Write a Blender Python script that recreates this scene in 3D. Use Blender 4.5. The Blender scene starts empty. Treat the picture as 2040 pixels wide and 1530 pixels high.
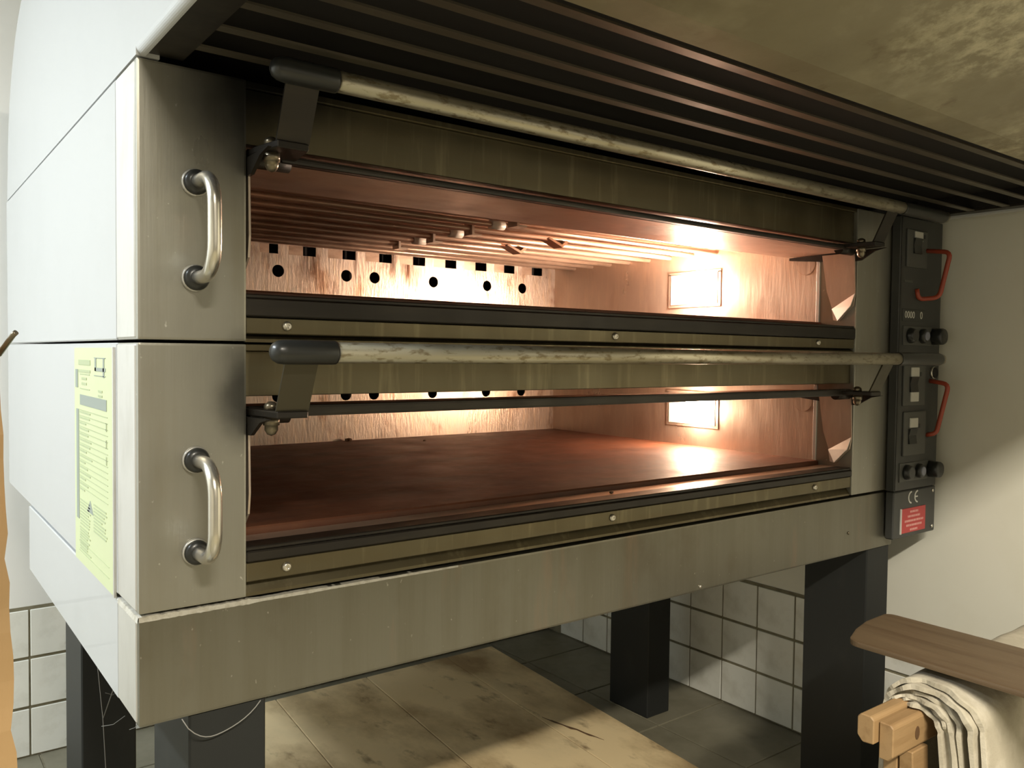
import bpy, bmesh, math, random
from mathutils import Vector, Matrix
random.seed(7)
PI = math.pi
C = bpy.context.scene.collection
SC = bpy.context.scene

# ------------------------------------------------------------------ camera, world, lights, exposure
cd = bpy.data.cameras.new('camera'); cam = bpy.data.objects.new('camera', cd); C.objects.link(cam)
YAW, PITCH, ROLL, FPX = 0.649196, 0.0351512, 0.0113204, 1663.98
fw = Vector((math.sin(YAW)*math.cos(PITCH), math.cos(YAW)*math.cos(PITCH), -math.sin(PITCH)))
rt = Vector((math.cos(YAW), -math.sin(YAW), 0)); up = rt.cross(fw)
r2 = math.cos(ROLL)*rt + math.sin(ROLL)*up; u2 = -math.sin(ROLL)*rt + math.cos(ROLL)*up
cam.matrix_world = Matrix(((r2.x, u2.x, -fw.x, -0.27807), (r2.y, u2.y, -fw.y, -1.20021), (r2.z, u2.z, -fw.z, 1.26860), (0, 0, 0, 1)))
cd.sensor_width = 36.0; cd.lens = 36.0*FPX/2040; cd.clip_start = 0.02; cd.clip_end = 50
SC.camera = cam

w = bpy.data.worlds.new('world'); SC.world = w; w.use_nodes = True
w.node_tree.nodes['Background'].inputs[0].default_value = (0.9, 0.95, 1, 1)
w.node_tree.nodes['Background'].inputs[1].default_value = 0.02

def area(name, loc, rot, sx, sy, power, col, spread=PI):
    l = bpy.data.lights.new(name, 'AREA'); l.shape = 'RECTANGLE'; l.size = sx; l.size_y = sy
    l.energy = power; l.color = col; l.spread = spread
    o = bpy.data.objects.new(name, l); o.location = loc; o.rotation_euler = rot; C.objects.link(o); return o
# two fluorescent ceiling lamps: a cool one left of the oven, a warm one behind the camera
area('ceiling_lamp_left', (-1.65, 0.65, 2.66), (0, 0, 0), 0.25, 1.4, 125, (0.87, 0.95, 1.0))
area('ceiling_lamp_behind', (0.05, -2.35, 2.66), (0, 0, 0), 1.3, 0.16, 225, (1.0, 0.92, 0.77))
SC.view_settings.view_transform = 'Standard'; SC.view_settings.look = 'None'
SC.view_settings.gamma = 1.0; SC.view_settings.use_curve_mapping = False
SC.view_settings.exposure = -0.1

# ------------------------------------------------------------------ materials
def mat(name, base, rough=0.5, metal=0.0, spots=(), bump=None, spec=0.5, emit=None, emit_s=0, coat=0, rvar=0):
    """spots: (colour, amount, scale xyz, lo, hi, detail) procedural stains in object space."""
    m = bpy.data.materials.new(name); m.use_nodes = True
    nt = m.node_tree; N = nt.nodes; L = nt.links; b = N['Principled BSDF']
    b.inputs['Roughness'].default_value = rough; b.inputs['Metallic'].default_value = metal
    b.inputs['Specular IOR Level'].default_value = spec; b.inputs['Coat Weight'].default_value = coat
    b.inputs['Base Color'].default_value = (*base, 1)
    tc = N.new('ShaderNodeTexCoord')
    def noise(sc, det=6, rough_=0.6, dist=0.0):
        mp = N.new('ShaderNodeMapping'); L.new(tc.outputs['Object'], mp.inputs[0]); mp.inputs['Scale'].default_value = sc
        n = N.new('ShaderNodeTexNoise'); L.new(mp.outputs[0], n.inputs['Vector']); n.inputs['Scale'].default_value = 1
        n.inputs['Detail'].default_value = det; n.inputs['Roughness'].default_value = rough_; n.inputs['Distortion'].default_value = dist
        return n.outputs['Fac']
    col = None
    for (c, amt, sc, lo, hi, det) in spots:
        f = noise(sc, det)
        mr = N.new('ShaderNodeMapRange'); L.new(f, mr.inputs[0])
        mr.inputs['From Min'].default_value = lo; mr.inputs['From Max'].default_value = hi
        mr.inputs['To Min'].default_value = 0; mr.inputs['To Max'].default_value = amt
        mx = N.new('ShaderNodeMix'); mx.data_type = 'RGBA'
        L.new(mr.outputs[0], mx.inputs[0])
        if col is None: mx.inputs[6].default_value = (*base, 1)
        else: L.new(col, mx.inputs[6])
        mx.inputs[7].default_value = (*c, 1); col = mx.outputs[2]
    if col is not None: L.new(col, b.inputs['Base Color'])
    if rvar:
        f = noise((9, 9, 3), 5); mr = N.new('ShaderNodeMapRange'); L.new(f, mr.inputs[0])
        mr.inputs['From Min'].default_value = .3; mr.inputs['From Max'].default_value = .7
        mr.inputs['To Min'].default_value = rough-rvar; mr.inputs['To Max'].default_value = rough+rvar
        L.new(mr.outputs[0], b.inputs['Roughness'])
    if bump:
        sc, st = bump; f = noise(sc, 5); bp = N.new('ShaderNodeBump'); L.new(f, bp.inputs['Height'])
        bp.inputs['Strength'].default_value = st; bp.inputs['Distance'].default_value = 0.004
        L.new(bp.outputs[0], b.inputs['Normal'])
    if emit:
        b.inputs['Emission Color'].default_value = (*emit, 1); b.inputs['Emission Strength'].default_value = emit_s
    return m

M = {}
BR = (0.10, 0.055, 0.025)
M['steel'] = mat('worn_stainless_steel', (.33, .32, .275), .34, .58,
    [((.27, .25, .19), .6, (22, 22, 1.2), .45, .75, 5), ((.24, .20, .13), .5, (7, 7, 4), .50, .85, 4), ((.75, .73, .68), .7, (90, 90, 70), .70, .78, 2)], bump=((160, 160, 6), .06), rvar=.08)
def tone(m, blobs, colour=(.012, .012, .012), grain=None):
    """soft-edged colour blobs mixed over the base colour: (x, z, rx, rz, amount) in object space."""
    nt = m.node_tree; N = nt.nodes; L = nt.links; b = N['Principled BSDF']
    old = b.inputs['Base Color'].links[0].from_socket
    tc = N.new('ShaderNodeTexCoord'); nz = N.new('ShaderNodeTexNoise'); nz.inputs['Scale'].default_value = 14; nz.inputs['Detail'].default_value = 4; L.new(tc.outputs['Object'], nz.inputs['Vector'])
    ad = N.new('ShaderNodeVectorMath'); ad.operation = 'MULTIPLY_ADD'; L.new(nz.outputs['Color'], ad.inputs[0]); ad.inputs[1].default_value = (.05, 0, .06); L.new(tc.outputs['Object'], ad.inputs[2])
    col = old
    for cx, cz, rx, rz, amt in blobs:
        mp = N.new('ShaderNodeMapping'); L.new(ad.outputs[0], mp.inputs[0])
        mp.inputs['Location'].default_value = (-(cx+.025)/rx, 0, -(cz+.03)/rz); mp.inputs['Scale'].default_value = (1/rx, 0, 1/rz)
        ln_ = N.new('ShaderNodeVectorMath'); ln_.operation = 'LENGTH'; L.new(mp.outputs[0], ln_.inputs[0])
        g = N.new('ShaderNodeMapRange'); g.interpolation_type = 'SMOOTHSTEP'; L.new(ln_.outputs['Value'], g.inputs[0])
        g.inputs['From Min'].default_value = .25; g.inputs['From Max'].default_value = 1; g.inputs['To Min'].default_value = amt; g.inputs['To Max'].default_value = 0
        f = g.outputs[0]
        if grain:
            n2 = N.new('ShaderNodeTexNoise'); n2.inputs['Scale'].default_value = grain; n2.inputs['Detail'].default_value = 9; n2.inputs['Roughness'].default_value = .7; L.new(tc.outputs['Object'], n2.inputs['Vector'])
            m2 = N.new('ShaderNodeMapRange'); L.new(n2.outputs['Fac'], m2.inputs[0]); m2.inputs['From Min'].default_value = .44; m2.inputs['From Max'].default_value = .62
            mu = N.new('ShaderNodeMath'); mu.operation = 'MULTIPLY'; L.new(f, mu.inputs[0]); L.new(m2.outputs[0], mu.inputs[1]); f = mu.outputs[0]
        mx = N.new('ShaderNodeMix'); mx.data_type = 'RGBA'; L.new(f, mx.inputs[0]); L.new(col, mx.inputs[6]); mx.inputs[7].default_value = (*colour, 1); col = mx.outputs[2]
    L.new(col, b.inputs['Base Color'])
tone(M['steel'], [(.180, 1.68, .19, .27, .97), (.155, 1.205, .075, .10, .75)])  # upper pillar darker towards its top right; soot smudge at the lower door corner
M['steel_base'] = mat('dull_stained_steel', (.20, .19, .15), .38, .75,
    [((.155, .14, .10), .6, (20, 20, 1.0), .45, .7, 5), ((.13, .105, .07), .6, (6, 6, 4), .55, .75, 6), ((.30, .20, .14), .5, (9, 9, 1.5), .58, .72, 5), ((.55, .53, .47), .5, (90, 90, 70), .70, .78, 2)], bump=((160, 160, 6), .06), rvar=.08)
M['steel_side'] = mat('worn_stainless_steel_edge', (.62, .61, .58), .40, .7,
    [((.42, .40, .35), .5, (12, 12, 5), .5, .75, 6)], bump=((120, 120, 120), .05), rvar=.08)
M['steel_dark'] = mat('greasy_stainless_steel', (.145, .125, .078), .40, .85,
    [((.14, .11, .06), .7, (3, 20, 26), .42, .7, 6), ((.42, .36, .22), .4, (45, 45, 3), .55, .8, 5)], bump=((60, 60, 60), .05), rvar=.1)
tone(M['steel_dark'], [(.15, 1.68, .26, .13, .95)])  # upper fascia darker towards its top left corner
M['tone'] = mat('near_black_steel', (.030, .026, .022), .42, .55, [((.06, .05, .036), .6, (5, 25, 30), .45, .75, 5)], rvar=.1)
M['arm'] = mat('greasy_handle_arm', (.085, .075, .05), .42, .6, [((.045, .04, .028), .7, (14, 14, 14), .45, .7, 5)])
M['slat'] = mat('greasy_hood_slat', (.11, .095, .07), .40, .6, [((.16, .135, .10), .6, (3, 60, 60), .4, .7, 5)], rvar=.08)
M['hood_in'] = mat('hood_inner_steel', (.28, .25, .16), .5, .4,
    [((.19, .16, .10), .7, (3, 3, 3), .42, .7, 6), ((.46, .42, .29), .35, (7, 10, 7), .56, .72, 9), ((.12, .08, .04), .6, (14, 14, 14), .62, .75, 8)], bump=((30, 30, 30), .1), rvar=.1)
tone(M['hood_in'], [(.93, 1.715, .26, .05, .9), (1.42, 1.680, .20, .035, .8)], (.55, .51, .36), 26)
M['white_panel'] = mat('white_lacquered_panel', (.45, .46, .465), .32, .0, [((.39, .40, .40), .35, (4, 4, 4), .5, .8, 5)], coat=.2)
M['plaster'] = mat('painted_plaster', (.74, .725, .63), .75, 0, [((.64, .61, .49), .4, (3, 3, 3), .45, .7, 5)], bump=((25, 25, 25), .08))
M['plaster2'] = mat('grey_painted_plaster', (.46, .44, .38), .8)
M['plaster4'] = mat('dark_painted_plaster', (.16, .155, .14), .8)
M['plaster3'] = mat('white_painted_plaster', (.80, .80, .77), .75, 0, [((.70, .69, .64), .35, (3, 3, 3), .5, .75, 5)], bump=((25, 25, 25), .06))
M['tile'] = mat('white_glazed_tile', (.80, .80, .74), .22, 0, [((.52, .50, .42), .6, (9, 9, 9), .5, .75, 6), ((.30, .27, .20), .6, (16, 16, 10), .68, .8, 7)], coat=.3)
M['grout'] = mat('dirty_grout', (.21, .19, .125), .9, 0, [((.08, .065, .04), .7, (14, 14, 14), .45, .7, 5)])
M['floor_tile'] = mat('dark_floor_tile', (.19, .175, .125), .45, 0, [((.11, .10, .065), .7, (6, 6, 6), .4, .7, 7), ((.20, .19, .14), .5, (11, 11, 11), .58, .75, 7)], bump=((60, 60, 60), .08), rvar=.12)
M['legpaint'] = mat('anthracite_leg_paint', (.019, .020, .019), .5, 0, [((.032, .032, .029), .6, (12, 12, 6), .55, .75, 6)], spec=.2)
M['chamber'] = mat('heat_tinted_chamber_steel', (.60, .50, .42), .36, .75,
    [((.40, .26, .18), .5, (7, 7, 3), .5, .72, 6), ((.70, .58, .46), .5, (60, 60, 9), .5, .7, 5)], bump=((120, 120, 20), .1), rvar=.1)
M['chamber_back'] = mat('scorched_chamber_back', (.62, .51, .43), .33, .70,
    [((.10, .045, .02), .95, (9, 9, 2.2), .60, .70, 6), ((.28, .14, .07), .8, (16, 16, 9), .55, .7, 7), ((.75, .58, .42), .6, (120, 120, 14), .5, .66, 4)], bump=((140, 140, 26), .25), rvar=.1)
def drips(m, xs):
    nt = m.node_tree; N = nt.nodes; L = nt.links; b = N['Principled BSDF']
    old = b.inputs['Base Color'].links[0].from_socket
    tc = N.new('ShaderNodeTexCoord'); sx = N.new('ShaderNodeSeparateXYZ'); L.new(tc.outputs['Object'], sx.inputs[0])
    mp = N.new('ShaderNodeMapping'); mp.inputs['Scale'].default_value = (60, 1, 7); L.new(tc.outputs['Object'], mp.inputs[0])
    nz = N.new('ShaderNodeTexNoise'); nz.inputs['Scale'].default_value = 1; nz.inputs['Detail'].default_value = 5; L.new(mp.outputs[0], nz.inputs['Vector'])
    acc = None
    for c, h in xs:
        d = N.new('ShaderNodeMath'); d.operation = 'SUBTRACT'; L.new(sx.outputs[0], d.inputs[0]); d.inputs[1].default_value = c
        e = N.new('ShaderNodeMath'); e.operation = 'ABSOLUTE'; L.new(d.outputs[0], e.inputs[0])
        g = N.new('ShaderNodeMapRange'); g.interpolation_type = 'SMOOTHSTEP'; L.new(e.outputs[0], g.inputs[0])
        g.inputs['From Min'].default_value = h*.35; g.inputs['From Max'].default_value = h*1.5; g.inputs['To Min'].default_value = 1; g.inputs['To Max'].default_value = 0
        if acc is None: acc = g.outputs[0]
        else:
            a = N.new('ShaderNodeMath'); a.operation = 'MAXIMUM'; L.new(acc, a.inputs[0]); L.new(g.outputs[0], a.inputs[1]); acc = a.outputs[0]
    zf = N.new('ShaderNodeMapRange'); zf.interpolation_type = 'SMOOTHSTEP'; L.new(sx.outputs[2], zf.inputs[0]); zf.inputs['From Min'].default_value = 1.462; zf.inputs['From Max'].default_value = 1.535
    am = N.new('ShaderNodeMath'); am.operation = 'MULTIPLY'; L.new(acc, am.inputs[0]); L.new(zf.outputs[0], am.inputs[1]); acc = am.outputs[0]
    mr = N.new('ShaderNodeMapRange'); L.new(nz.outputs['Fac'], mr.inputs[0]); mr.inputs['From Min'].default_value = .25; mr.inputs['From Max'].default_value = .62
    mu = N.new('ShaderNodeMath'); mu.operation = 'MULTIPLY'; L.new(acc, mu.inputs[0]); L.new(mr.outputs[0], mu.inputs[1])
    mx = N.new('ShaderNodeMix'); mx.data_type = 'RGBA'; L.new(mu.outputs[0], mx.inputs[0]); L.new(old, mx.inputs[6]); mx.inputs[7].default_value = (.085, .035, .015, 1)
    L.new(mx.outputs[2], b.inputs['Base Color'])
drips(M['chamber_back'], [(.775, .030), (1.066, .012), (1.125, .026), (.93, .006)])
M['chamber_top'] = mat('heat_browned_steel', (.40, .25, .175), .40, .6,
    [((.17, .095, .06), .6, (3, 9, 9), .45, .7, 6), ((.42, .25, .16), .5, (5, 14, 14), .5, .7, 5)], bump=((40, 40, 40), .06), rvar=.08)
M['tube'] = mat('heating_tube_steel', (.55, .39, .29), .36, .6, [((.22, .13, .08), .6, (8, 30, 30), .45, .7, 5)])
M['ceramic'] = mat('white_ceramic', (.80, .74, .64), .5)
M['stone'] = mat('baking_stone', (.125, .043, .020), .55, 0,
    [((.06, .028, .018), .75, (4, 10, 4), .45, .7, 8), ((.20, .078, .036), .5, (7, 16, 7), .52, .72, 8), ((.03, .015, .01), .8, (24, 40, 24), .66, .74, 6)], bump=((26, 60, 26), .18), rvar=.10)
M['black'] = mat('black_plastic', (.022, .023, .022), .33, 0, coat=.1)
M['void'] = mat('sooty_void', (.008, .006, .005), .8)
M['bar'] = mat('stained_steel_tube', (.50, .46, .35), .33, .75,
    [((.20, .15, .075), .75, (40, 110, 110), .52, .64, 8), ((.30, .25, .15), .5, (5, 20, 20), .5, .7, 5)], rvar=.08)
M['chrome'] = mat('polished_steel_handle', (.72, .69, .62), .24, .9, [((.50, .45, .36), .4, (14, 14, 20), .5, .7, 5)])
M['screw'] = mat('bright_screw_steel', (.70, .66, .58), .28, .9)
M['bolt'] = mat('dark_bolt_steel', (.20, .17, .12), .3, .8)
M['panel'] = mat('anthracite_panel', (.042, .043, .040), .5, 0, [((.065, .062, .054), .5, (10, 10, 10), .5, .7, 5)])
M['module'] = mat('grey_switch_module', (.075, .076, .068), .45, 0)
M['button'] = mat('grey_button', (.52, .51, .46), .4)
M['knobgrey'] = mat('blue_grey_knob_cap', (.22, .23, .29), .4)
M['red'] = mat('red_plastic_grip', (.33, .055, .025), .4)
M['redlabel'] = mat('red_label', (.45, .045, .045), .45)
M['redprint'] = mat('pink_label_print', (.70, .33, .30), .5)
M['print'] = mat('white_print', (.62, .61, .56), .5)
M['paper'] = mat('yellow_form_paper', (.52, .57, .33), .5, 0, coat=.1)
M['ink'] = mat('grey_form_print', (.25, .285, .25), .6)
M['ink2'] = mat('pale_form_print', (.37, .42, .25), .6)
M['glass'] = mat('glowing_lamp_glass', (.9, .8, .7), .3, 0, emit=(1.0, .74, .55), emit_s=720)
M['glass_dim'] = mat('glowing_lamp_glass_dim', (.9, .8, .7), .3, 0, emit=(1.0, .70, .48), emit_s=260)
M['peel'] = mat('worn_peel_wood', (.125, .084, .046), .5, 0, [((.085, .052, .027), .7, (45, 3, 45), .45, .66, 7), ((.18, .125, .07), .5, (12, 2, 12), .52, .7, 5)], bump=((80, 6, 80), .15))
M['knot'] = mat('wood_knot', (.12, .065, .03), .6)
M['beam'] = mat('raw_pine_beam', (.34, .215, .10), .6, 0, [((.22, .125, .05), .6, (4, 40, 40), .48, .68, 6), ((.22, .11, .05), .8, (9, 9, 9), .68, .76, 4)], bump=((8, 60, 60), .2))
M['post'] = mat('rough_post_wood', (.33, .21, .095), .65, 0, [((.36, .19, .07), .6, (30, 30, 4), .45, .68, 7), ((.18, .09, .04), .7, (20, 20, 9), .66, .76, 6)], bump=((40, 40, 8), .4))
M['board'] = mat('stained_floor_board', (.74, .58, .34), .6, 0,
    [((.26, .165, .07), .85, (3, 1.7, 3), .44, .62, 9), ((.11, .06, .022), .8, (13, 6, 13), .58, .72, 9), ((.62, .50, .30), .5, (6, 4, 6), .52, .7, 6)], bump=((20, 8, 20), .12))
M['cloth'] = mat('floury_linen', (.46, .415, .32), .95, 0, [((.24, .205, .145), .75, (6, 9, 6), .48, .68, 8), ((.58, .53, .43), .6, (18, 18, 18), .52, .66, 7)], bump=((160, 160, 160), .3))
M['flour'] = mat('caked_flour', (.50, .48, .42), .95, 0, [((.30, .27, .20), .7, (60, 60, 60), .45, .7, 5)], bump=((200, 200, 200), .3))
M['web'] = mat('dusty_thread', (.20, .195, .18), .9)

# ------------------------------------------------------------------ mesh helpers
def box(bm, x0, x1, y0, y1, z0, z1, bev=0.0, seg=1):
    vs = [bm.verts.new(p) for p in ((x0, y0, z0), (x1, y0, z0), (x1, y1, z0), (x0, y1, z0), (x0, y0, z1), (x1, y0, z1), (x1, y1, z1), (x0, y1, z1))]
    fs = [bm.faces.new([vs[i] for i in f]) for f in ((3, 2, 1, 0), (4, 5, 6, 7), (0, 1, 5, 4), (1, 2, 6, 5), (2, 3, 7, 6), (3, 0, 4, 7))]
    if bev:
        es = list({e for f in fs for e in f.edges})
        bmesh.ops.bevel(bm, geom=es, offset=bev, segments=seg, profile=.7, affect='EDGES')
    return vs
def BX(*a, **k):
    bm = bmesh.new(); box(bm, *a, **k); return bm
def tube(bm, pts, r, n=12, caps=True):
    """round tube through the points; r a number or a list."""
    pts = [Vector(p) for p in pts]; rings = []
    rs = r if isinstance(r, (list, tuple)) else [r]*len(pts)
    t0 = (pts[1]-pts[0]).normalized(); ref = Vector((0, 0, 1)) if abs(t0.z) < .9 else Vector((1, 0, 0))
    nrm = (ref - ref.dot(t0)*t0).normalized()
    for i, p in enumerate(pts):
        if i == 0: t = t0
        elif i == len(pts)-1: t = (pts[-1]-pts[-2]).normalized()
        else: t = ((pts[i+1]-p).normalized()+(p-pts[i-1]).normalized()).normalized()
        nrm = (nrm - nrm.dot(t)*t).normalized(); b = t.cross(nrm)
        rings.append([bm.verts.new(p+rs[i]*(math.cos(2*PI*k/n)*nrm+math.sin(2*PI*k/n)*b)) for k in range(n)])
    for a, b in zip(rings, rings[1:]):
        for k in range(n):
            f = bm.faces.new((a[k], a[(k+1) % n], b[(k+1) % n], b[k])); f.smooth = True
    if caps:
        bm.faces.new(rings[0][::-1]); bm.faces.new(rings[-1])
def TB(*a, **k):
    bm = bmesh.new(); tube(bm, *a, **k); return bm
def prism(bm, poly, axis, a0, a1, bev=0.0, seg=2):
    """extrude a 2-D polygon along axis 0/1/2; the polygon uses the other two axes in order."""
    def P(u, v, a):
        q = [u, v]; q.insert(axis, a); return q
    A = [bm.verts.new(P(u, v, a0)) for u, v in poly]; B = [bm.verts.new(P(u, v, a1)) for u, v in poly]
    n = len(poly); fs = [bm.faces.new(A), bm.faces.new(B[::-1])]
    for i in range(n): fs.append(bm.faces.new((A[i], B[i], B[(i+1) % n], A[(i+1) % n])))
    bmesh.ops.recalc_face_normals(bm, faces=fs)
    if bev:
        bmesh.ops.bevel(bm, geom=list({e for f in fs for e in f.edges}), offset=bev, segments=seg, profile=.7, affect='EDGES')
def PR(*a, **k):
    bm = bmesh.new(); prism(bm, *a, **k); return bm
def lathe(bm, prof, c, axis, n=20):
    """prof: list of (radius, height along axis)."""
    c = Vector(c); ax = Vector(axis).normalized(); ref = Vector((0, 0, 1)) if abs(ax.z) < .9 else Vector((1, 0, 0))
    u = (ref-ref.dot(ax)*ax).normalized(); v = ax.cross(u); rings = []
    for r, h in prof:
        rings.append([bm.verts.new(c+ax*h+max(r, 1e-5)*(math.cos(2*PI*k/n)*u+math.sin(2*PI*k/n)*v)) for k in range(n)])
    for a, b in zip(rings, rings[1:]):
        for k in range(n):
            f = bm.faces.new((a[k], a[(k+1) % n], b[(k+1) % n], b[k])); f.smooth = True
    bm.faces.new(rings[0][::-1]); bm.faces.new(rings[-1])
def LT(*a, **k):
    bm = bmesh.new(); lathe(bm, *a, **k); return bm
def arc(c, r, a0, a1, n):
    return [(c[0]+r*math.cos(a0+(a1-a0)*i/n), c[1]+r*math.sin(a0+(a1-a0)*i/n)) for i in range(n+1)]

# ------------------------------------------------------------------ object helpers
def wloc(o):
    v = Vector(o.location)
    while o.parent: o = o.parent; v += Vector(o.location)
    return v
def link(name, me, parent=None, loc=(0, 0, 0)):
    o = bpy.data.objects.new(name, me); C.objects.link(o)
    o.location = Vector(loc) - (wloc(parent) if parent else Vector((0, 0, 0)))
    if parent: o.parent = parent
    return o
def obj(name, bm, m, parent=None, label=None, kind=None, recenter=True):
    bmesh.ops.recalc_face_normals(bm, faces=bm.faces[:])
    loc = Vector((0, 0, 0))
    me = bpy.data.meshes.new(name); bm.to_mesh(me); bm.free()
    me.materials.append(M[m] if isinstance(m, str) else m)
    o = link(name, me, parent)
    if label: o['label'] = label
    if kind: o['kind'] = kind
    return o
def thing(name, label, cat, loc=(0, 0, 0), group=None):
    o = bpy.data.objects.new(name, None); o.empty_display_size = .05; C.objects.link(o); o.location = loc
    o['label'] = label; o['category'] = cat
    if group: o['group'] = group
    return o
def tag(o, label, cat, group=None):
    o['label'] = label; o['category'] = cat
    if group: o['group'] = group
    return o
def curve_plate(name, outer, holes, thick, m, xf, parent):
    """flat plate with real holes; 2-D (u,v) splines filled, then moved by xf(u,v,w)."""
    cu = bpy.data.curves.new(name, 'CURVE'); cu.dimensions = '2D'; cu.fill_mode = 'BOTH'; cu.extrude = thick/2
    for pts in [outer]+holes:
        s = cu.splines.new('POLY'); s.points.add(len(pts)-1); s.use_cyclic_u = True
        for p, q in zip(s.points, pts): p.co = (q[0], q[1], 0, 1)
    t = bpy.data.objects.new(name, cu); C.objects.link(t)
    dg = bpy.context.evaluated_depsgraph_get(); me = bpy.data.meshes.new_from_object(t.evaluated_get(dg))
    bpy.data.objects.remove(t); bpy.data.curves.remove(cu)
    for v in me.vertices: v.co = xf(*v.co)
    me.materials.clear(); me.materials.append(M[m]); me.name = name
    return link(name, me, parent)
def text_mesh(name, s, size, m, xf, parent, label=None):
    cu = bpy.data.curves.new(name, 'FONT'); cu.body = s; cu.size = size; cu.extrude = .0004; cu.align_x = 'CENTER'; cu.align_y = 'CENTER'; cu.resolution_u = 3
    t = bpy.data.objects.new(name, cu); C.objects.link(t)
    dg = bpy.context.evaluated_depsgraph_get(); me = bpy.data.meshes.new_from_object(t.evaluated_get(dg))
    bpy.data.objects.remove(t); bpy.data.curves.remove(cu)
    for v in me.vertices: v.co = xf(*v.co)
    me.materials.clear(); me.materials.append(M[m]); me.name = name
    o = link(name, me, parent)
    if label: o['label'] = label
    return o

# ------------------------------------------------------------------ room shell
XW, YB, ZC = 2.191, 1.745, 2.75       # right wall, back wall, ceiling
XL, YF = -2.6, -3.6
fl = obj('floor', BX(XL, XW, YF, YB, -.06, -.004), 'grout', kind='structure')
wr = obj('wall_right', BX(XW, XW+.08, YF, YB+.08, -.06, ZC), 'plaster', kind='structure')
wb = obj('wall_back', BX(XL-.08, XW, YB, YB+.08, -.06, ZC), 'plaster3', kind='structure')
obj('wall_left', BX(XL-.08, XL, YF, YB, -.06, ZC), 'plaster2', kind='structure')
obj('wall_front', BX(XL-.08, XW+.08, YF-.08, YF, -.06, ZC), 'plaster4', kind='structure')
obj('ceiling', BX(XL-.08, XW+.08, YF-.08, YB+.08, ZC, ZC+.08), 'plaster2', kind='structure')
TP, TH = .1515, .1553
obj('grout', BX(XW-.003, XW, -1.3, YB, 0, 3*TH+.006), 'grout', wr)
obj('grout', BX(-1.2, XW-.003, YB-.003, YB, 0, 3*TH+.006), 'grout', wb)
tm = {}
def shared_tile(key, bm, m, parent, loc, name='tile'):
    if key not in tm:
        bmesh.ops.recalc_face_normals(bm, faces=bm.faces[:])
        me = bpy.data.meshes.new('tile'); bm.to_mesh(me); me.materials.append(M[m]); tm[key] = me
    bm.free()
    return link(name, tm[key], parent, loc)
G = .0026; GZ = .0046
y = .446+TP*8
while y > -1.2:
    y1 = min(y, YB-.004)
    for k in range(3):
        shared_tile('wr%.3f' % (y1-(y-TP)), BX(-.007, 0, 0, (y1-(y-TP))-2*G, 0, TH-2*GZ, bev=.0015), 'tile', wr, (XW, y-TP+G, k*TH+GZ))
    y -= TP
x = .0855-TP*8
while x < XW-.03:
    x1 = min(x+TP, XW-.010)
    for k in range(3):
        shared_tile('wb%.3f' % (x1-x), BX(0, x1-x-2*G, -.007, 0, 0, TH-2*GZ, bev=.0015), 'tile', wb, (x+G, YB, k*TH+GZ))
    x += TP
FX, FY = .3467, .363
xs = [XW-FX*k for k in range(9)]; ys = [.74+FY*k for k in range(-5, 4)]
for i in range(8):
    for j in range(8):
        a0, a1, b0, b1 = xs[i+1], xs[i]-.001, ys[j], min(ys[j+1], YB)
        if b1-b0 < .05: continue
        shared_tile('f%.3f' % (b1-b0), BX(.003, FX-.003, .003, b1-b0-.003, -.006, 0, bev=.0015), 'floor_tile', fl, (a0, b0, 0))

# ------------------------------------------------------------------ oven stand
W, ZB, ZT, DK = 1.9672, .752, .9065, .375
st = thing('oven_stand', 'stainless steel base frame on four tall black legs under the two oven decks', 'oven stand', (1.0, .5, 0))
obj('front_panel', BX(0, W, 0, .12, ZB, ZT-.004, bev=.004, seg=2), 'steel_base', st)
obj('side_edge', BX(-.0015, .01, .010, .118, ZB+.003, ZT-.006, bev=.002), 'steel_side', st)
obj('side_panel', BX(-.001, .03, .121, 1.03, ZB, ZT-.004, bev=.002), 'white_panel', st)
obj('side_panel', BX(W-.03, W, .121, 1.03, ZB, ZT-.004, bev=.002), 'white_panel', st)
obj('rear_panel', BX(.03, W-.03, 1.0, 1.03, ZB, ZT-.004), 'steel_dark', st)
obj('bottom_plate', BX(.03, W-.03, .12, 1.0, ZB+.02, ZB+.026), 'tone', st)
for lx in (.067, 1.85):
    for ly in (.004, .800):
        lg = BX(lx, lx+.112, ly, ly+.19, .0, ZB+.02 if ly > .1 else ZB+.001, bev=.003)
        obj('leg', lg, 'legpaint', st)
for (x, z) in ((1.748, .81), (1.16, .762)):
    obj('screw', LT([(.004, 0), (.004, .002), (.002, .003)], (x, 0, z), (0, -1, 0), 10), 'bolt' if x > 1.5 else 'screw', st)
dp = bmesh.new()
tube(dp, [(.054+t*.112, -.008-.003*math.sin(t*9), ZB+.002-.036*math.sin(PI*t**.8)**.9) for t in [i/14 for i in range(15)]], .0008, 6)
tag(obj('dangling_thread', dp, 'web'), 'thin grey thread hanging in a loop below the left front corner of the oven base', 'thread')

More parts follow.
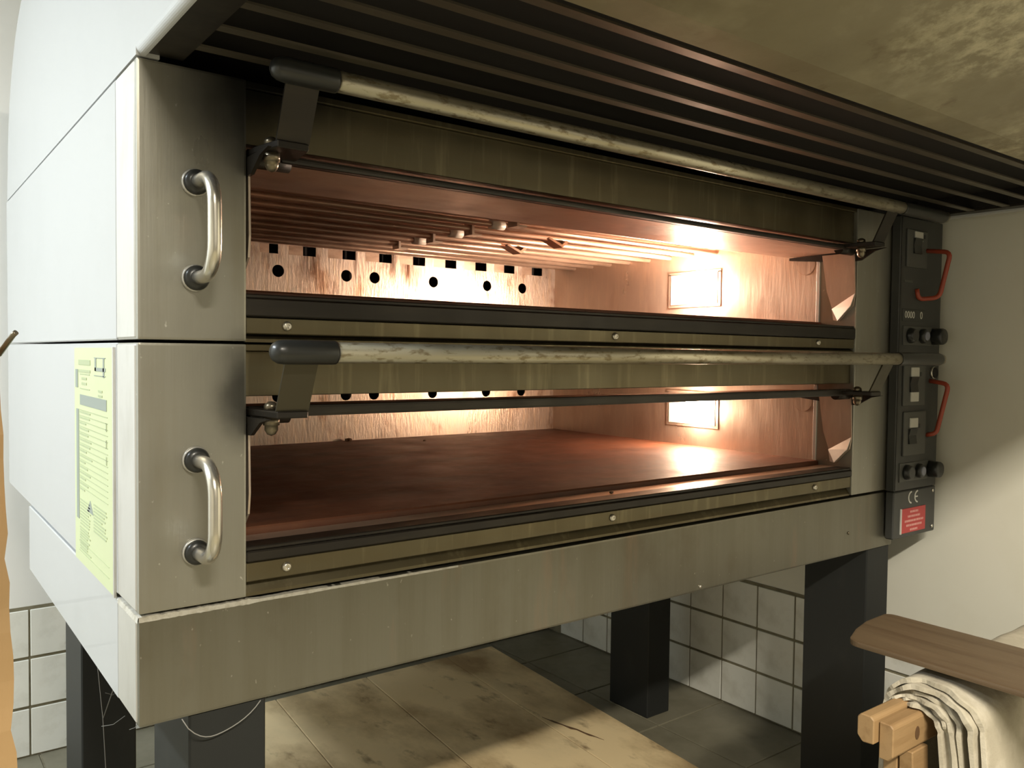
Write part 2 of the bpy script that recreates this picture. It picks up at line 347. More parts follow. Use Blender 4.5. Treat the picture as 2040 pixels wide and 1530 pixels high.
# ------------------------------------------------------------------ oven decks
JL, JR, CB = .148, 1.758, 1.224        # left jamb, right jamb, chamber back
def screw(x, y, z, p, r=.0075):
    obj('screw', LT([(r, 0), (r, .002), (r*.75, .0045), (r*.35, .0058), (r*.3, .004)], (x, y, z), (0, -1, 0), 16), 'screw', p)
def deck(o, H, label, rail, strip, upper):
    t = thing('oven_deck', label, 'oven', (1.0, .7, o), 'stacked baking oven decks')
    zt = o+H-.002
    pl = obj('front_pillar', BX(0, JL, 0, .118, o+.002, zt, bev=.0035, seg=2), 'steel', t)
    obj('side_edge', BX(-.0015, .01, .010, .116, o+.004, zt-.002, bev=.002), 'steel_side', pl)
    obj('front_pillar', BX(JR, W, 0, .118, o+.002, zt, bev=.0035, seg=2), 'steel', t)
    obj('side_panel', BX(-.001, .02, .1195, 1.40, o+.002, zt, bev=.002), 'white_panel', t)
    obj('side_panel', BX(W-.02, W, .119, 1.40, o+.002, zt, bev=.002), 'white_panel', t)
    obj('rear_panel', BX(.02, W-.02, 1.38, 1.40, o+.002, zt), 'white_panel', t)
    obj('top_panel', BX(.02, W-.02, .12, 1.38, zt-.012, zt-.002), 'steel_dark', t)
    obj('bottom_panel', BX(.02, W-.02, .12, 1.38, o+.003, o+.012), 'steel_dark', t)
    # fascia above the opening
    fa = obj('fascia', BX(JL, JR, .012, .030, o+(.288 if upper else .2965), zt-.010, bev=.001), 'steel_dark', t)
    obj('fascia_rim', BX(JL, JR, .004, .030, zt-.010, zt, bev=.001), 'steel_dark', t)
    obj('header_plate', BX(JL, JR, .0305, .27, o+.299, o+.303), 'chamber_top', t)
    # sill below the opening
    r0, r1 = rail; s0 = strip
    rl = bmesh.new(); box(rl, JL, JR, -.001, .040, r0, r1-.006, bev=.002); box(rl, JL, JR, .004, .046, r1-.0065, r1, bev=.0015)
    obj('sill_rail', rl, 'tone', t)
    ss = obj('screw_strip', BX(JL, JR, .003, .06, s0, r0-.001, bev=.0015), 'steel_dark', t)
    obj('sill_lip', PR([(.006, o+.001), (.012, o+.001), (.03, s0), (.018, s0), (.006, o+.006)], 0, JL, JR), 'steel_dark', t)
    for sx in (.2105, .891, 1.593): screw(sx, .003, (s0+r0)/2, ss)
    obj('hearth_strip', BX(JL+.004, JR-.002, .047, .090, r1-.012, r1-.001, bev=.001), 'chamber', t)
    zs = o+.084
    obj('baking_stone', BX(JL-.03, JR, .098, CB-.003, zs-.022, zs, bev=.003), 'stone', t)
    obj('chamber_floor', BX(JL-.035, JR, .05, CB, zs-.05, zs-.0235), 'tone', t)
    # chamber walls
    cw = obj('chamber_side_wall', BX(JR, JR+.012, .112, CB+.06, zs-.02, o+.35), 'chamber', t)
    ed = obj('edge_trim', BX(JR-.004, JR+.004, .106, .116, zs-.01, o+.29, bev=.001), 'steel_side', cw)
    obj('cover_disc', PR(arc((.150, o+.243), .029, 0, 2*PI*31/32, 31), 0, JR-.0014, JR+.001), 'tube', cw)
    obj('disc_face', PR(arc((.150, o+.243), .0275, 0, 2*PI*31/32, 31), 0, JR-.0020, JR-.0012), 'chamber', cw)
    obj('chamber_side_wall', BX(JL-.048, JL-.036, .112, CB+.06, zs-.02, o+.35), 'chamber', t)
    z0, z1 = zs-.02, o+.345
    holes = [[(cx+.0185*math.cos(a), o+.2295+.0185*math.sin(a)) for a in [2*PI*k/24 for k in range(24)]] for cx in (.678, .901, 1.0, 1.222, 1.445, 1.603)]
    sl = [(.622, .678), (.710, .798), (.838, .932), (.967, 1.062), (1.092, 1.189), (1.223, 1.314), (1.347, 1.441), (1.474, 1.566), (1.601, 1.695), (.50, .585), (.37, .46), (.24, .33)]
    holes += [[(a, o+.2805), (b, o+.2805), (b, o+.3085), (a, o+.3085)] for a, b in sl]
    bw = curve_plate('chamber_back_wall', [(JL-.036, z0), (JR, z0), (JR, z1), (JL-.036, z1)], holes, .003, 'chamber_back', lambda u, v, q: (u, CB+q, v), t)
    vb = bmesh.new(); box(vb, JL-.03, JR, CB+.045, CB+.05, z0, z1)
    obj('rear_baffle', vb, 'void', bw)
    for a, b in sl[:9]: obj('slot_shutter', BX(a-.005, a+(b-a)*.58, CB+.010, CB+.012, o+.270, o+.318), 'tube', bw)
    obj('back_rail', BX(JL-.03, JR, CB-.014, CB-.002, o+.309, o+.317, bev=.002), 'chamber', bw)
    obj('chamber_ceiling', BX(JL-.036, JR+.01, .27, CB+.05, o+.345, o+.350), 'chamber_top', t)
    obj('chamber_ceiling_lip', BX(JL-.036, JR, .262, .30, o+.303, o+.345, bev=.002), 'chamber_top', t)
    obj('chamber_ceiling_lip', BX(JL-.036, JR, .31, .335, o+.296, o+.302, bev=.0015), 'tube', t)
    ty = [.37+.0925*k for k in range(9)]
    for k, yy in enumerate(ty):
        e = obj('heating_tube', TB([(JL-.03, yy, o+.3035), (JR, yy, o+.3035)], .0075, 10), 'tube', t)
        obj('heating_tube', TB([(JL-.03, yy+.04, o+.312), (JR, yy+.04, o+.312)], .0065, 8), 'tube', t)
        if k in (0, 2, 4, 6):
            cb = bmesh.new(); box(cb, .910, .940, yy-.018, yy+.018, o+.286, o+.290); box(cb, .910, .917, yy-.018, yy+.018, o+.290, o+.318)
            obj('bracket', cb, 'chamber', e)
        if k in (1, 3, 5):
            obj('ceramic_sleeve', TB([(.912, yy, o+.3035), (.952, yy, o+.3035)], .0115, 12), 'ceramic', e)
        if k in (2, 4):
            cb = bmesh.new(); prism(cb, [(1.16, o+.300), (1.21, o+.280), (1.232, o+.296), (1.225, o+.300), (1.208, o+.288), (1.165, o+.304)], 1, yy-.016, yy+.022)
            obj('bracket', cb, 'tube', e)
    # lamp in the right chamber wall
    lz = o+.1995
    fr = bmesh.new()
    for (a, b, c, d) in ((.44, .65, lz+.045, lz+.055), (.44, .65, lz-.058, lz-.048), (.44, .452, lz-.05, lz+.05), (.638, .65, lz-.05, lz+.05)):
        box(fr, JR-.0025, JR+.001, a, b, c, d, bev=.001)
    lp = obj('lamp_frame', fr, 'chamber', t)
    gl = bmesh.new(); lathe(gl, [(.036, -.004), (.039, .010), (.036, .026), (.027, .039), (.012, .046), (0, .048)], (JR-.002, .520, lz), (-1, 0, 0), 20)
    obj('lamp_glass', gl, 'glass' if upper else 'glass_dim', lp)
    obj('lamp_reflector', BX(JR-.004, JR-.0005, .452, .638, lz-.048, lz+.045), 'ceramic', lp)
    # door: swung up into the chamber, hung from two hinge plates, with its bar handle in front
    d = bmesh.new(); box(d, JL+.012, JR-.012, .004, .205, o+.2655, o+.2735, bev=.0015)
    dr = obj('door_flap', d, 'chamber_top', t)
    fe = bmesh.new(); box(fe, JL+.05, JR-.05, -.008, .014, o+.2655, o+(.2765 if upper else .2825), bev=.004, seg=2)
    obj('door_edge', fe, 'tone', dr)
    for s, hx in ((1, JL+.004), (-1, JR-.070)):
        hp = bmesh.new()
        prism(hp, [(hx, .03), (hx+.066, .03), (hx+.066, -.02), (hx+.056, -.082), (hx+.010, -.082), (hx, -.02)], 2, o+.2690, o+.2790, bev=.0015, seg=1)
        hb = obj('hinge_plate', hp, 'tone', dr)
        kn = obj('hinge_knuckle', TB([(hx+.002, .012, o+.2685), (hx+.064, .012, o+.2685)], .0135, 14), 'tone', hb)
        bx_, by_ = hx+.018, -.040
        obj('acorn_nut', LT([(.0115, 0), (.0115, .012), (.0095, .012), (.0095, .019), (.006, .025), (0, .0275)], (bx_, by_, o+.269), (0, 0, -1), 18), 'bolt', hb)
        obj('bolt_head', LT([(.0105, 0), (.0105, .006), (.009, .009), (.004, .012), (0, .0125)], (bx_, by_, o+.279), (0, 0, 1), 18), 'bolt', hb)
        am = bmesh.new()
        prism(am, [(-.078, o+.279), (-.074, o+.279), (-.110, o+.354), (-.114, o+.354)], 0, hx+.010, hx+.058)
        obj('handle_arm', am, 'tone' if upper else 'arm', hb)  # upper arms take the near-black steel, lower arms a lighter one
        wx = JL+.001 if s > 0 else JR-.007
        obj('hinge_web', PR([(-.080, o+.268), (-.050, o+.262), (-.014, o+.241), (.030, o+.239), (.200, o+.257), (.200, o+.264), (-.080, o+.2685)], 0, wx, wx+.0055), 'tone', hb)
        # triangular side flange of the door, hanging inside the jamb
        x0 = JL+.003 if s > 0 else JR-.010
        fg = bmesh.new(); prism(fg, [(.096, o+.262), (0.002, o+.262), (-.002, o+.155), (.003, o+.124), (.040, o+.086), (.051, o+.086), (.080, o+.165)], 0, x0, x0+.003)
        sf = obj('door_side_flange', fg, 'chamber', dr)
        if s < 0:
            lo = bmesh.new(); P = [(x0-.0004, -.001, o+.156), (x0-.0004, .064, o+.118), (x0-.011, .052, o+.088), (x0-.011, .040, o+.086), (x0-.011, .004, o+.124)]
            F_ = [lo.verts.new(q) for q in P]; B_ = [lo.verts.new((q[0]+.002, q[1], q[2]-.001)) for q in P]
            lo.faces.new(F_); lo.faces.new(B_[::-1])
            for a in range(5): lo.faces.new((F_[a], B_[a], B_[(a+1) % 5], F_[(a+1) % 5]))
            obj('flange_fold', lo, 'steel_side', sf)
    hy, hz = -.120, o+.362
    bar = obj('bar_handle', TB([(.150, hy, hz), (1.97, hy, hz)], .0148, 24), 'bar', dr)
    cp = bmesh.new()
    prof = [(.0165, .0), (.0168, .003), (.0168, .074), (.0155, .083), (.0120, .0895), (.0065, .093), (0, .094)]
    lathe(cp, prof, (.231, hy, hz), (-1, 0, 0), 24); obj('end_cap', cp, 'black', bar, 'black plastic end cap')
    cp = bmesh.new()
    prof = [(.0165, .0), (.0168, .003), (.0168, .205), (.0155, .214), (.0120, .220), (.0065, .2235), (0, .2245)]
    lathe(cp, prof, (1.748, hy, hz), (1, 0, 0), 24); obj('end_cap', cp, 'black', bar, 'long black plastic grip')
    # pull handle on the left pillar
    hz1, hz0 = (o+.2205, o+.0885) if upper else (o+.2095, o+.0795)
    X = .0755; pts = []
    n = 7; R = .042; yo = -.086
    pts.append((X, 0, hz1)); pts.append((X, -.028, hz1))
    for i in range(n+1):
        a = PI/2*i/n; pts.append((X, -.044-(R)*math.sin(a), hz1-R*(1-math.cos(a))))
    for i in range(n+1):
        a = PI/2*(1-i/n); pts.append((X, -.044-(R)*math.sin(a), hz0+R*(1-math.cos(a))))
    pts += [(X, -.028, hz0), (X, 0, hz0)]
    h = obj('pull_handle', TB(pts, .0092, 20), 'chrome', pl, 'polished steel pull handle')
    return t
lower = deck(ZT, DK, 'lower stainless oven deck with open door, lit chamber and yellow form on its side', (.9590, .9810), .9290, False)
upper = deck(ZT+DK, .3795, 'upper stainless oven deck under the hood, door swung up and lamp glowing', (1.3200, 1.3530), 1.2945, True)
# rosettes of the pull handles (sub-parts of the pillars)
for dk, z1, z0 in ((upper, .2205, .0885), (lower, .2095, .0795)):
    pil = [c for c in dk.children if c.name.startswith('front_pillar')][0]
    o = dk.location.z
    for z in (z1, z0):
        obj('handle_rosette', LT([(.0175, 0), (.0175, .010), (.0150, .014), (.0100, .016)], (.0755, 0, o+z), (0, -1, 0), 24), 'black', pil, 'black round handle base')
        obj('rosette_ring', LT([(.0192, 0), (.0192, .004), (.0175, .006)], (.0755, 0, o+z), (0, -1, 0), 24), 'steel_side', pil)

# ------------------------------------------------------------------ exhaust hood
hd = thing('exhaust_hood', 'large white and grease-stained steel hood jutting forward over the oven decks', 'hood', (1.05, .3, 1.664))
HX0, HX1, HZ = -.001, 2.128, 1.6608
YR0, YR1 = -.505, -.02                 # slat zone
prof = [(1.385, HZ), (1.375, 1.72)] + arc((.97, 1.70), .40, .06, PI/2, 10) + [(.3, 2.12), (-1.15, 2.12), (-1.40, 1.94), (-1.38, 1.90), (-.53, 1.668), (-.505, HZ)]
back = [q for q in prof if q[0] > 0]
obj('side_panel', PR(back[:-1]+[(.3, 2.12), (-.002, 2.12), (-.002, HZ)], 0, HX0, HX0+.03), 'white_panel', hd)
obj('side_panel', PR([(-.002, 2.12), (-1.15, 2.12), (-1.40, 1.94), (-1.38, 1.92), (-.53, 1.69), (-.505, HZ+.012), (-.002, HZ+.012)], 0, HX0, HX0+.03), 'white_panel', hd)
ra = arc((HX0+.012, HZ+.012), .012, PI, PI*1.5, 8)
obj('rolled_edge', PR(ra+[(HX0+.012, HZ+.003), (HX0+.003, HZ+.012)], 1, -.505, -.002), 'white_panel', hd)
obj('side_panel', PR(prof, 0, HX1-.03, HX1, bev=.004), 'white_panel', hd)
ob = bmesh.new()
op = prof[:-3]
for (a, b) in zip(op, op[1:]):
    v = [ob.verts.new((HX0+.03, *a)), ob.verts.new((HX1-.03, *a)), ob.verts.new((HX1-.03, *b)), ob.verts.new((HX0+.03, *b))]
    ob.faces.new(v)
bmesh.ops.remove_doubles(ob, verts=ob.verts[:], dist=1e-5)
obj('canopy', ob, 'white_panel', hd)
obj('front_apron', PR([(-.485, HZ), (-.53, 1.666), (-1.38, 1.90), (-1.40, 1.94), (-1.41, 1.95), (-1.375, 1.92), (-.55, 1.69), (-.485, 1.676)], 0, HX0+.03, HX1-.03), 'hood_in', hd)
obj('inner_plate', BX(HX0+.03, HX1-.03, YR0, 1.37, 1.713, 1.72), 'void', hd)
obj('underside_margin', BX(HX0+.012, .060, YR0, .0, 1.666, 1.672), 'tone', hd)
for ex in (.0575, 2.0597): obj('end_plate', BX(ex, ex+.0008, YR0, .0, 1.6725, 1.713), 'void', hd)
obj('underside_margin', BX(2.06, HX1-.028, YR0, .0, 1.666, 1.672), 'tone', hd)
for yc in (-.060, -.145, -.232, -.308, -.378, -.450):
    obj('slat', PR([(yc-.010, 1.667), (yc+.008, 1.667), (yc+.009, 1.670), (yc-.006, 1.671), (yc-.010, 1.670)], 0, .0605, 2.0595), 'slat', hd)

# ------------------------------------------------------------------ control panel
cp = thing('control_panel', 'tall narrow anthracite control panel with red grips at the right end of the oven', 'control panel', (2.03, 0, .775))
PX0, PX1, PY = 1.918, 2.148, -.03
for (z0, z1, nm) in ((.775, .905, 'cover_plate'), (.907, 1.268, 'housing'), (1.270, 1.655, 'housing')):
    if nm == 'housing': hb = PR([(PX0, PY), (PX1, PY), (PX1, .10), (W+.003, .10), (W+.003, -.0055), (PX0, -.0055)], 2, z0, z1, bev=.002, seg=1)
    else: hb = BX(PX0, PX1, PY, -.0055, z0, z1, bev=.003)
    obj(nm, hb, 'panel', cp)
    if nm == 'housing':
        obj('edge_strip', BX(PX0+.002, PX0+.010, PY-.002, PY+.01, z0+.004, z1-.004), 'black', cp)
def on_panel(x0, x1, z0, z1, d, m, nm, bev=.001, parent=cp, label=None):
    return obj(nm, BX(x0, x1, PY-d, PY+.001, z0, z1, bev=bev), m, parent, label)
for (x0, x1, z0, z1, sq, dk) in ((1.945, 2.052, 1.520, 1.622, [1.604], [1.578]), (1.945, 2.062, 1.140, 1.254, [1.233, 1.165], [1.199]), (1.952, 2.070, 1.002, 1.124, [1.093], [1.056])):
    md = on_panel(x0, x1, z0, z1, .006, 'module', 'switch_module', .002)
    for z in sq: obj('button', BX(1.978, 2.020, PY-.010, PY-.005, z-.0135, z+.0135, bev=.0015), 'button', md, 'pale grey push button')
    for z in dk:
        obj('rocker_switch', PR([(PY-.005, z-.021), (PY-.011, z-.021), (PY-.008, z+.002), (PY-.013, z+.021), (PY-.005, z+.021)], 0, 1.974, 2.014), 'black', md)
        obj('indicator', BX(2.030, 2.038, PY-.008, PY-.005, z+.022, z+.034, bev=.001), 'panel', md)
on_panel(1.940, 1.985, 1.478, 1.484, .001, 'module', 'slot_mark', 0)
bz = on_panel(1.935, 2.055, 1.372, 1.405, .002, 'panel', 'display_plate')
text_mesh('lettering', '0000', .027, 'print', lambda u, v, q: (1.971+u, PY-.0026-q, 1.389+v), bz, 'white digits')
text_mesh('lettering', '0', .029, 'print', lambda u, v, q: (2.034+u, PY-.0026-q, 1.389+v), bz, 'white digit')
for z, lab in ((1.333, 0), (.957, 1)):
    s = on_panel(1.940, 2.095, z-.026, z+.026, .003, 'module', 'knob_plate')
    obj('selector_knob', LT([(.021, 0), (.021, .006), (.017, .018), (.015, .018)], (1.975, PY-.002, z), (0, -1, 0), 20), 'black', s)
    kb = obj('selector_knob', LT([(.020, 0), (.020, .010), (.017, .016), (.010, .016)], (2.040, PY-.002, z), (0, -1, 0), 20), 'black', s)
    obj('cap_insert', LT([(.0125, 0), (.0125, .0175), (.010, .0185)], (2.040, PY-.002, z), (0, -1, 0), 18), 'knobgrey', s, 'blue-grey cap')
    obj('rotary_knob', LT([(.023, 0), (.023, .028), (.021, .032), (.006, .032)], (2.108, PY, z), (0, -1, 0), 22), 'black', cp, 'tall black knob')
rk = obj('keyhole_ring', LT([(.017, 0), (.017, .006), (.0145, .007)], (2.112, PY, 1.231), (0, -1, 0), 20), 'screw', cp)
obj('keyhole', LT([(.0155, 0), (.0155, .0085), (.012, .009)], (2.112, PY, 1.231), (0, -1, 0), 20), 'void', rk)
def bend(p, r=.012, n=4):
    p = [Vector(q) for q in p]; out = [p[0]]
    for a, b, c in zip(p, p[1:], p[2:]):
        u = (a-b); v = (c-b); d = min(r, u.length*.45, v.length*.45); A = b+u.normalized()*d; B = b+v.normalized()*d
        out += [(1-t)**2*A+2*t*(1-t)*b+t*t*B for t in [k/n for k in range(n+1)]]
    return out+[p[-1]]
for pts in ([(2.050, PY+.003, 1.571), (2.050, -.100, 1.561), (2.047, -.074, 1.438), (2.012, -.034, 1.434), (2.004, PY-.003, 1.462)],
            [(2.098, PY+.003, 1.208), (2.098, -.083, 1.200), (2.098, -.052, 1.060), (2.088, PY+.003, 1.054)]):
    obj('red_grip', TB(bend(pts, .018), .0063, 12), 'red', cp, 'red bent grip')
# CE mark, red notice and screws on the bottom cover
def ring_arc(bm, cx, cz, r, a0, a1, wd=.0042):
    n = 14; A = arc((cx, cz), r+wd/2, a0, a1, n); B = arc((cx, cz), r-wd/2, a0, a1, n)
    prism(bm, A+B[::-1], 1, PY-.0012, PY)
ce = bmesh.new(); ring_arc(ce, 2.012, .884, .0155, PI*.5, PI*1.5); ring_arc(ce, 2.046, .884, .0155, PI*.5, PI*1.5)
box(ce, 2.032, 2.046, PY-.0012, PY, .882, .886)
obj('ce_mark', ce, 'print', cp, 'white CE mark')
nl = on_panel(1.957, 2.090, .787, .855, .002, 'redlabel', 'notice_label', .0005, label='red notice label')
rp = bmesh.new()
for i, (a, b) in enumerate(((.35, .68), (.26, .76), (.14, .9), (.20, .84), (.36, .66))):
    z = .845-.0125*i; xx = 1.957+.133*a
    while xx < 1.957+.133*b:
        wl = random.uniform(.004, .010); box(rp, xx, min(xx+wl, 1.957+.133*b), PY-.0028, PY-.002, z-.0034, z+.0024); xx += wl+.0022
obj('notice_print', rp, 'redprint', nl, kind='stuff')
obj('label_edge', BX(1.953, 1.958, PY-.003, PY, .786, .856), 'print', nl)
for (x, z) in ((2.131, .893), (2.131, .790)): obj('screw', LT([(.005, 0), (.005, .002), (.002, .0035)], (x, PY, z), (0, -1, 0), 12), 'screw', cp)

# ------------------------------------------------------------------ yellow form on the side of the lower deck
fm = thing('data_form', 'pale yellow printed form in a clear sleeve stuck on the lower deck side', 'form', (-.002, .283, .905))
obj('sheet', BX(-.0035, -.0012, .133, .434, .903, 1.272), 'paper', fm)
F0, F1, V0, V1 = .434, .133, 1.272, .903
def frm(bm, u0, u1, v0, v1): box(bm, -.0042, -.0034, F0+(F1-F0)*u1, F0+(F1-F0)*u0, V0+(V1-V0)*v1, V0+(V1-V0)*v0)
b1 = bmesh.new(); frm(b1, .17, .86, .215, .262); obj('header_bar', b1, 'ink', fm)
b2 = bmesh.new()
frm(b2, .06, .13, .285, .80); frm(b2, .04, .11, .10, .185)
obj('margin_bar', b2, 'ink', fm)
b3 = bmesh.new(); frm(b3, .58, .615, .045, .10); frm(b3, .78, .81, .045, .10); frm(b3, .58, .84, .085, .10); frm(b3, .78, .81, .10, .125); frm(b3, .56, .84, .118, .121); frm(b3, .56, .84, .042, .045)
obj('emblem', b3, 'ink', fm)
b4 = bmesh.new()
frm(b4, .13, .46, .055, .078); frm(b4, .13, .46, .10, .112)
for v in (.118, .185): frm(b4, .17, .44, v, v+.004)
for v in (.135, .158): frm(b4, .22, .36, v, v+.01)
for v in (.180, .200): frm(b4, .66, .76, v, v+.009)
for i in range(15): frm(b4, .15, .88, .285+.0255*i, .2875+.0255*i); frm(b4, .16, .16+random.uniform(.12, .34), .292+.0255*i, .299+.0255*i)
for v in (.31, .38, .45): frm(b4, .84, .86, v, v+.035)
for i in range(9): frm(b4, .16, .16+random.uniform(.2, .3), .70+.014*i, .706+.014*i)
for i in range(9): frm(b4, .53, .53+random.uniform(.2, .33), .682+.0145*i, .689+.0145*i)
for i in range(9): frm(b4, .15, .15+random.uniform(.2, .33), .83+.0125*i, .837+.0125*i)
frm(b4, .12, .9, .90, .902); frm(b4, .12, .9, .945, .947)
obj('form_print', b4, 'ink2', fm, kind='stuff')
b5 = bmesh.new(); yv = lambda u: F0+(F1-F0)*u; zv = lambda v: V0+(V1-V0)*v
prism(b5, [(yv(.36), zv(.735)), (yv(.52), zv(.735)), (yv(.44), zv(.68))], 0, -.0042, -.0034); obj('warning_triangle', b5, 'ink', fm, 'dark warning triangle')
obj('sleeve_edge', BX(-.0045, -.001, .128, .134, .902, 1.273), 'steel_side', fm)

# ------------------------------------------------------------------ floor board under the oven
fb = thing('floor_board', 'stained flour-dusted wooden board lying on the floor tiles under the oven', 'board', (1.2, .9, 0), None)
def quadboard(c, z0, z1):
    bm = bmesh.new(); prism(bm, c, 2, z0, z1, bev=.002, seg=1); return bm
def edge(u, yy):                       # rotated board: u across from left, yy depth
    return (u+.085*(yy-.9), yy)
seams = [.42, .78, 1.14, 1.505, 1.735]
for a, b in zip(seams, seams[1:]):
    obj('plank', quadboard([edge(a+.0015, .10), edge(b-.0015, .10), edge(b-.0015, 1.66), edge(a+.0015, 1.66)], .0, .022-.0012*random.random()), 'board', fb)

obj('split', PR([(1.529, .990), (1.537, .955), (1.541, .950), (1.553, .890), (1.566, .850), (1.570, .815), (1.577, .785), (1.584, .738), (1.576, .770), (1.566, .790), (1.560, .845), (1.549, .862), (1.546, .900), (1.536, .930)], 2, .0195, .0222), 'knot', fb, 'dark split along a plank edge')
# ------------------------------------------------------------------ trestle, linen and peel on the right
tr = thing('trestle', 'raw pine trestle beam with legs carrying the linen, in front of the oven at right', 'trestle', (1.6, -.4, 0))
obj('beam', PR([(-.418, .528), (-.418, .582), (-.412, .588), (-.390, .588), (-.390, .518), (-.408, .518)], 0, 1.212, 2.15, bev=.002, seg=1), 'beam', tr)
obj('beam', PR([(-.3885, .546), (-.3885, .592), (-.382, .598), (-.362, .598), (-.355, .590), (-.355, .556), (-.366, .544)], 0, 1.196, 2.15, bev=.002, seg=1), 'beam', tr)
for lx in (1.285, 2.02):
    obj('leg', PR([(-.418, .518), (-.391, .518), (-.402, .0), (-.436, .0)], 0, lx, lx+.06, bev=.002, seg=1), 'beam', tr)
    obj('leg', PR([(-.388, .545), (-.360, .545), (-.360, .0), (-.388, .0)], 0, lx, lx+.06, bev=.002, seg=1), 'beam', tr)
    obj('cross_brace', PR([(-.424, .27), (-.424, .32), (-.362, .32), (-.362, .27)], 0, lx+.061, lx+.081, bev=.002, seg=1), 'beam', tr)
obj('knot', PR([(1.300+.008*math.cos(2*PI*k/14), .553+.013*math.sin(2*PI*k/14)) for k in range(14)], 1, -.4190, -.4170), 'knot', tr, 'dark oval knot')
def drape(k, n=26, nx=44):
    """one folded layer over the beams: a U turned upside down, thick, wavy, hanging free."""
    bm = bmesh.new(); th = (.0060, .0060, .0065, .0065, .0085, .0085)[k]
    hw = (.052, .058, .065, .072, .084, .093)[k]; top = (.598, .6055, .613, .6205, .6345, .6455)[k]-th; cy = (-.396, -.399, -.402, -.406, -.418, -.421)[k]
    x0 = (1.318, 1.326, 1.320, 1.330, 1.322, 1.336)[k]; x1 = 2.11
    drop_n = .34+.03*((k*2) % 3); drop_f = .25+.03*((k*3) % 3)
    prof = []; sag = .72*hw; hf = (.040, .046, .052, .058, .075, .083)[k]; NA = 30
    for i in range(10): prof.append((cy+hf+.006*(1-i/9), top-sag-drop_f*(1-i/9)))
    for i in range(1, NA):
        a = PI*i/NA; c = math.cos(a); prof.append((cy+(hf if c > 0 else hw)*c, top-sag+sag*math.sin(a)**.9))
    for i in range(10): prof.append((cy-hw-.030*(i/9)**.8, top-sag-drop_n*(i/9)))
    grid = {}; m = len(prof)
    for side in (0, 1):
        for j in range(nx+1):
            x = x0+(x1-x0)*(j/nx)**1.15
            for i, (yy, zz) in enumerate(prof):
                a = prof[max(i-1, 0)]; b = prof[min(i+1, m-1)]
                tx, tz = b[0]-a[0], b[1]-a[1]; l = math.hypot(tx, tz); ny, nz = tz/l, -tx/l
                hang = max(0, abs(i-m/2)-14)/10
                wv = .0016*math.sin(x*19+k*1.7)*hang+.0009*math.sin(x*53+k*2.3+i*.5)+.0012*math.sin(i*.55+k*1.9)
                d = (th if side else 0)*(1+.15*math.sin(i*.8+k))+wv
                jx = .005*math.sin(i*.45+k*2)+.0025*math.sin(i*1.2+k*5)+.002*side if j < 2 else 0
                grid[side, j, i] = bm.verts.new((x+jx, yy+ny*d, zz+nz*d))
    def q(a, b, c, d, sm=True):
        f = bm.faces.new((a, b, c, d)); f.smooth = sm
    for j in range(nx):
        for i in range(m-1):
            q(grid[1, j, i], grid[1, j+1, i], grid[1, j+1, i+1], grid[1, j, i+1])
            q(grid[0, j, i], grid[0, j, i+1], grid[0, j+1, i+1], grid[0, j+1, i])
    for i in range(m-1):
        q(grid[0, 0, i], grid[1, 0, i], grid[1, 0, i+1], grid[0, 0, i+1], False); q(grid[0, nx, i], grid[0, nx, i+1], grid[1, nx, i+1], grid[1, nx, i], False)
    for j in range(nx):
        q(grid[0, j, 0], grid[0, j+1, 0], grid[1, j+1, 0], grid[1, j, 0], False); q(grid[0, j, m-1], grid[1, j, m-1], grid[1, j+1, m-1], grid[0, j+1, m-1], False)
    return bm
ln = thing('proofing_linen', 'floury folded linen cloth draped in thick layers over the trestle beam', 'cloth', (1.7, -.4, .6))
for k in range(6): obj('cloth_layer', drape(k), 'cloth', ln)

def peel_mesh():
    bm = bmesh.new(); z0, z1 = .662, .6745
    out = []
    L, Rr, y0, y1 = 1.352, 1.600, -.200, -1.02
    rr = .035
    pts = [(Rr, y1)]
    pts += arc((Rr-.02, y0-.012), .020, 0, PI/2, 6)
    pts += [(1.50, y0+.004), (1.43, y0-.012)]
    pts += arc((L+.030, y0-.062), .030, PI*.62, PI, 6)
    pts += [(L, y1), (L+.07, y1-.09), (L+.105, y1-.12), (L+.105, y1-.75), (L+.145, y1-.75), (L+.145, y1-.12), (Rr-.07, y1-.09)]
    prism(bm, pts, 2, z0, z1, bev=.0045, seg=2)
    return bm
pe = obj('baking_peel', peel_mesh(), 'peel')
pe.rotation_euler = (0, 0, 0)
tag(pe, 'brown wooden baking peel with a rounded blade lying across the folded linen', 'peel')

# ------------------------------------------------------------------ wooden post at the left edge
def post():
    bm = bmesh.new(); n = 46; ring = []
    for i in range(n+1):
        z = 1.285*i/n
        e = -.158-.027*(z-.784)+random.uniform(-.0012, .0012)
        if random.random() < .10: e -= .004
        ring.append([bm.verts.new(p) for p in ((-.34, -.12, z), (e, -.12+random.uniform(0, .003), z), (e-.003, -.085, z), (-.34, -.085, z))])
    for a, b in zip(ring, ring[1:]):
        for k in range(4): bm.faces.new((a[k], a[(k+1) % 4], b[(k+1) % 4], b[k]))
    bm.faces.new(ring[0][::-1]); bm.faces.new(ring[-1]); return bm
po = thing('wooden_post', 'rough orange-brown wooden plank standing upright at the far left edge', 'post', (-.25, -.1, 0))
obj('plank', post(), 'post', po)
obj('nail', TB([(-.172, -.122, 1.262), (-.160, -.140, 1.284), (-.1575, -.143, 1.287)], .003, 8), 'bolt', po, 'dark bent nail')

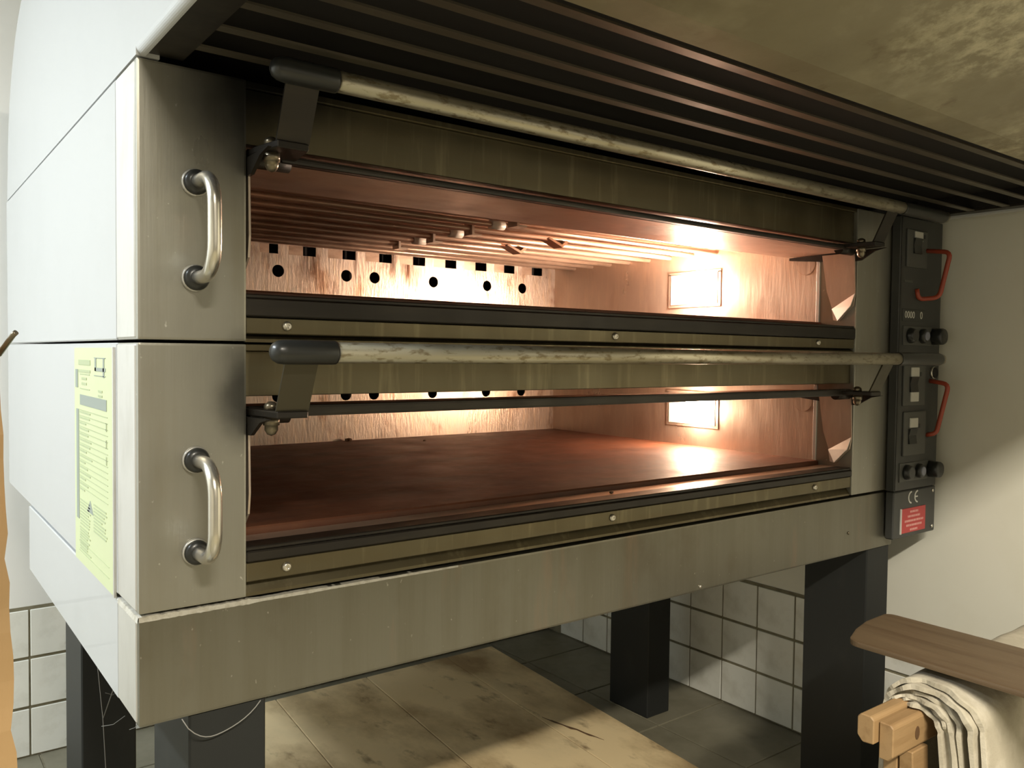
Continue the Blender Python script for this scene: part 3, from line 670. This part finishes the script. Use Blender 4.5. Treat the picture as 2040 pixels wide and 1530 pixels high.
# ------------------------------------------------------------------ cobwebs on the rear left leg
cw = bmesh.new()
def strand(p, r=.0009):
    tube(cw, p, r, 5)
strand([(.085, .793, .745), (.093, .785, .62), (.105, .775, .46), (.11, .775, .35), (.118, .78, .15), (.12, .785, .03)])
strand([(.105, .775, .46), (.115, .69, .57), (.12, .60, .70), (.12, .57, .748)])
strand([(.07, .20, .74), (.066, .26, .69), (.064, .33, .66), (.062, .44, .70), (.06, .50, .748)], .0007)
for i in range(16):
    a = Vector((.07+random.uniform(-.01, .05), random.uniform(.22, .55), random.uniform(.60, .73)))
    b = a+Vector((random.uniform(-.03, .03), random.uniform(-.07, .07), random.uniform(-.04, .04)))
    m_ = (a+b)/2-Vector((0, 0, .006)); strand([a, m_, b], .0005)
wbs = obj('cobweb', cw, 'web'); tag(wbs, 'dusty grey cobweb strands hanging by the rear left oven leg', 'cobweb'); wbs['kind'] = 'stuff'

# ------------------------------------------------------------------ crumbs on the hearth, flour along the base edge
def crumb(c, r, lab):
    bm = bmesh.new(); bmesh.ops.create_icosphere(bm, subdivisions=2, radius=r)
    for v in bm.verts:
        v.co *= random.uniform(.75, 1.2); v.co.z *= .6; v.co.x *= 1.3; v.co += Vector(c)+Vector((0, 0, r*.45))
    tag(obj('crumb', bm, 'knot'), lab, 'crumb', 'crumbs in the lower deck')
crumb((.90, 1.200, .9905), .010, 'largest dark crumb, against the back wall of the lower deck')
crumb((1.105, 1.08, .9905), .004, 'small crumb on the baking stone, in front of the back wall')
crumb((.945, .062, .980), .004, 'tiny crumb on the metal strip at the front of the lower hearth')
fb_ = bmesh.new(); rows = []
for i in range(121):
    x = .52*i/120; h = (.0032 if x < .16 else .0034*(1-x/.52)*(.7+.3*math.sin(x*60)))*random.uniform(.55, 1.1)
    rows.append([fb_.verts.new(q) for q in ((x, -.0004+random.uniform(-.0003, .0002), ZT-.0075-h*.5), (x, .0002, ZT-.0045+h), (x, .012, ZT-.0045+h), (x, .012, ZT-.006))])
for a, b in zip(rows, rows[1:]):
    for k in range(3): fb_.faces.new((a[k], b[k], b[k+1], a[k+1]))
rows = []
for i in range(31):
    y = -.0004+.118*i/30; h = .0026*random.uniform(.5, 1.2)
    rows.append([fb_.verts.new(q) for q in ((-.0024, y, ZT-.0085-h*.5), (-.0010, y, ZT-.0045+h), (.010, y, ZT-.0045+h))])
for a, b in zip(rows, rows[1:]):
    for k in range(2): fb_.faces.new((a[k], b[k], b[k+1], a[k+1]))
fd = obj('flour_dust', fb_, 'flour', st); fd['kind'] = 'stuff'
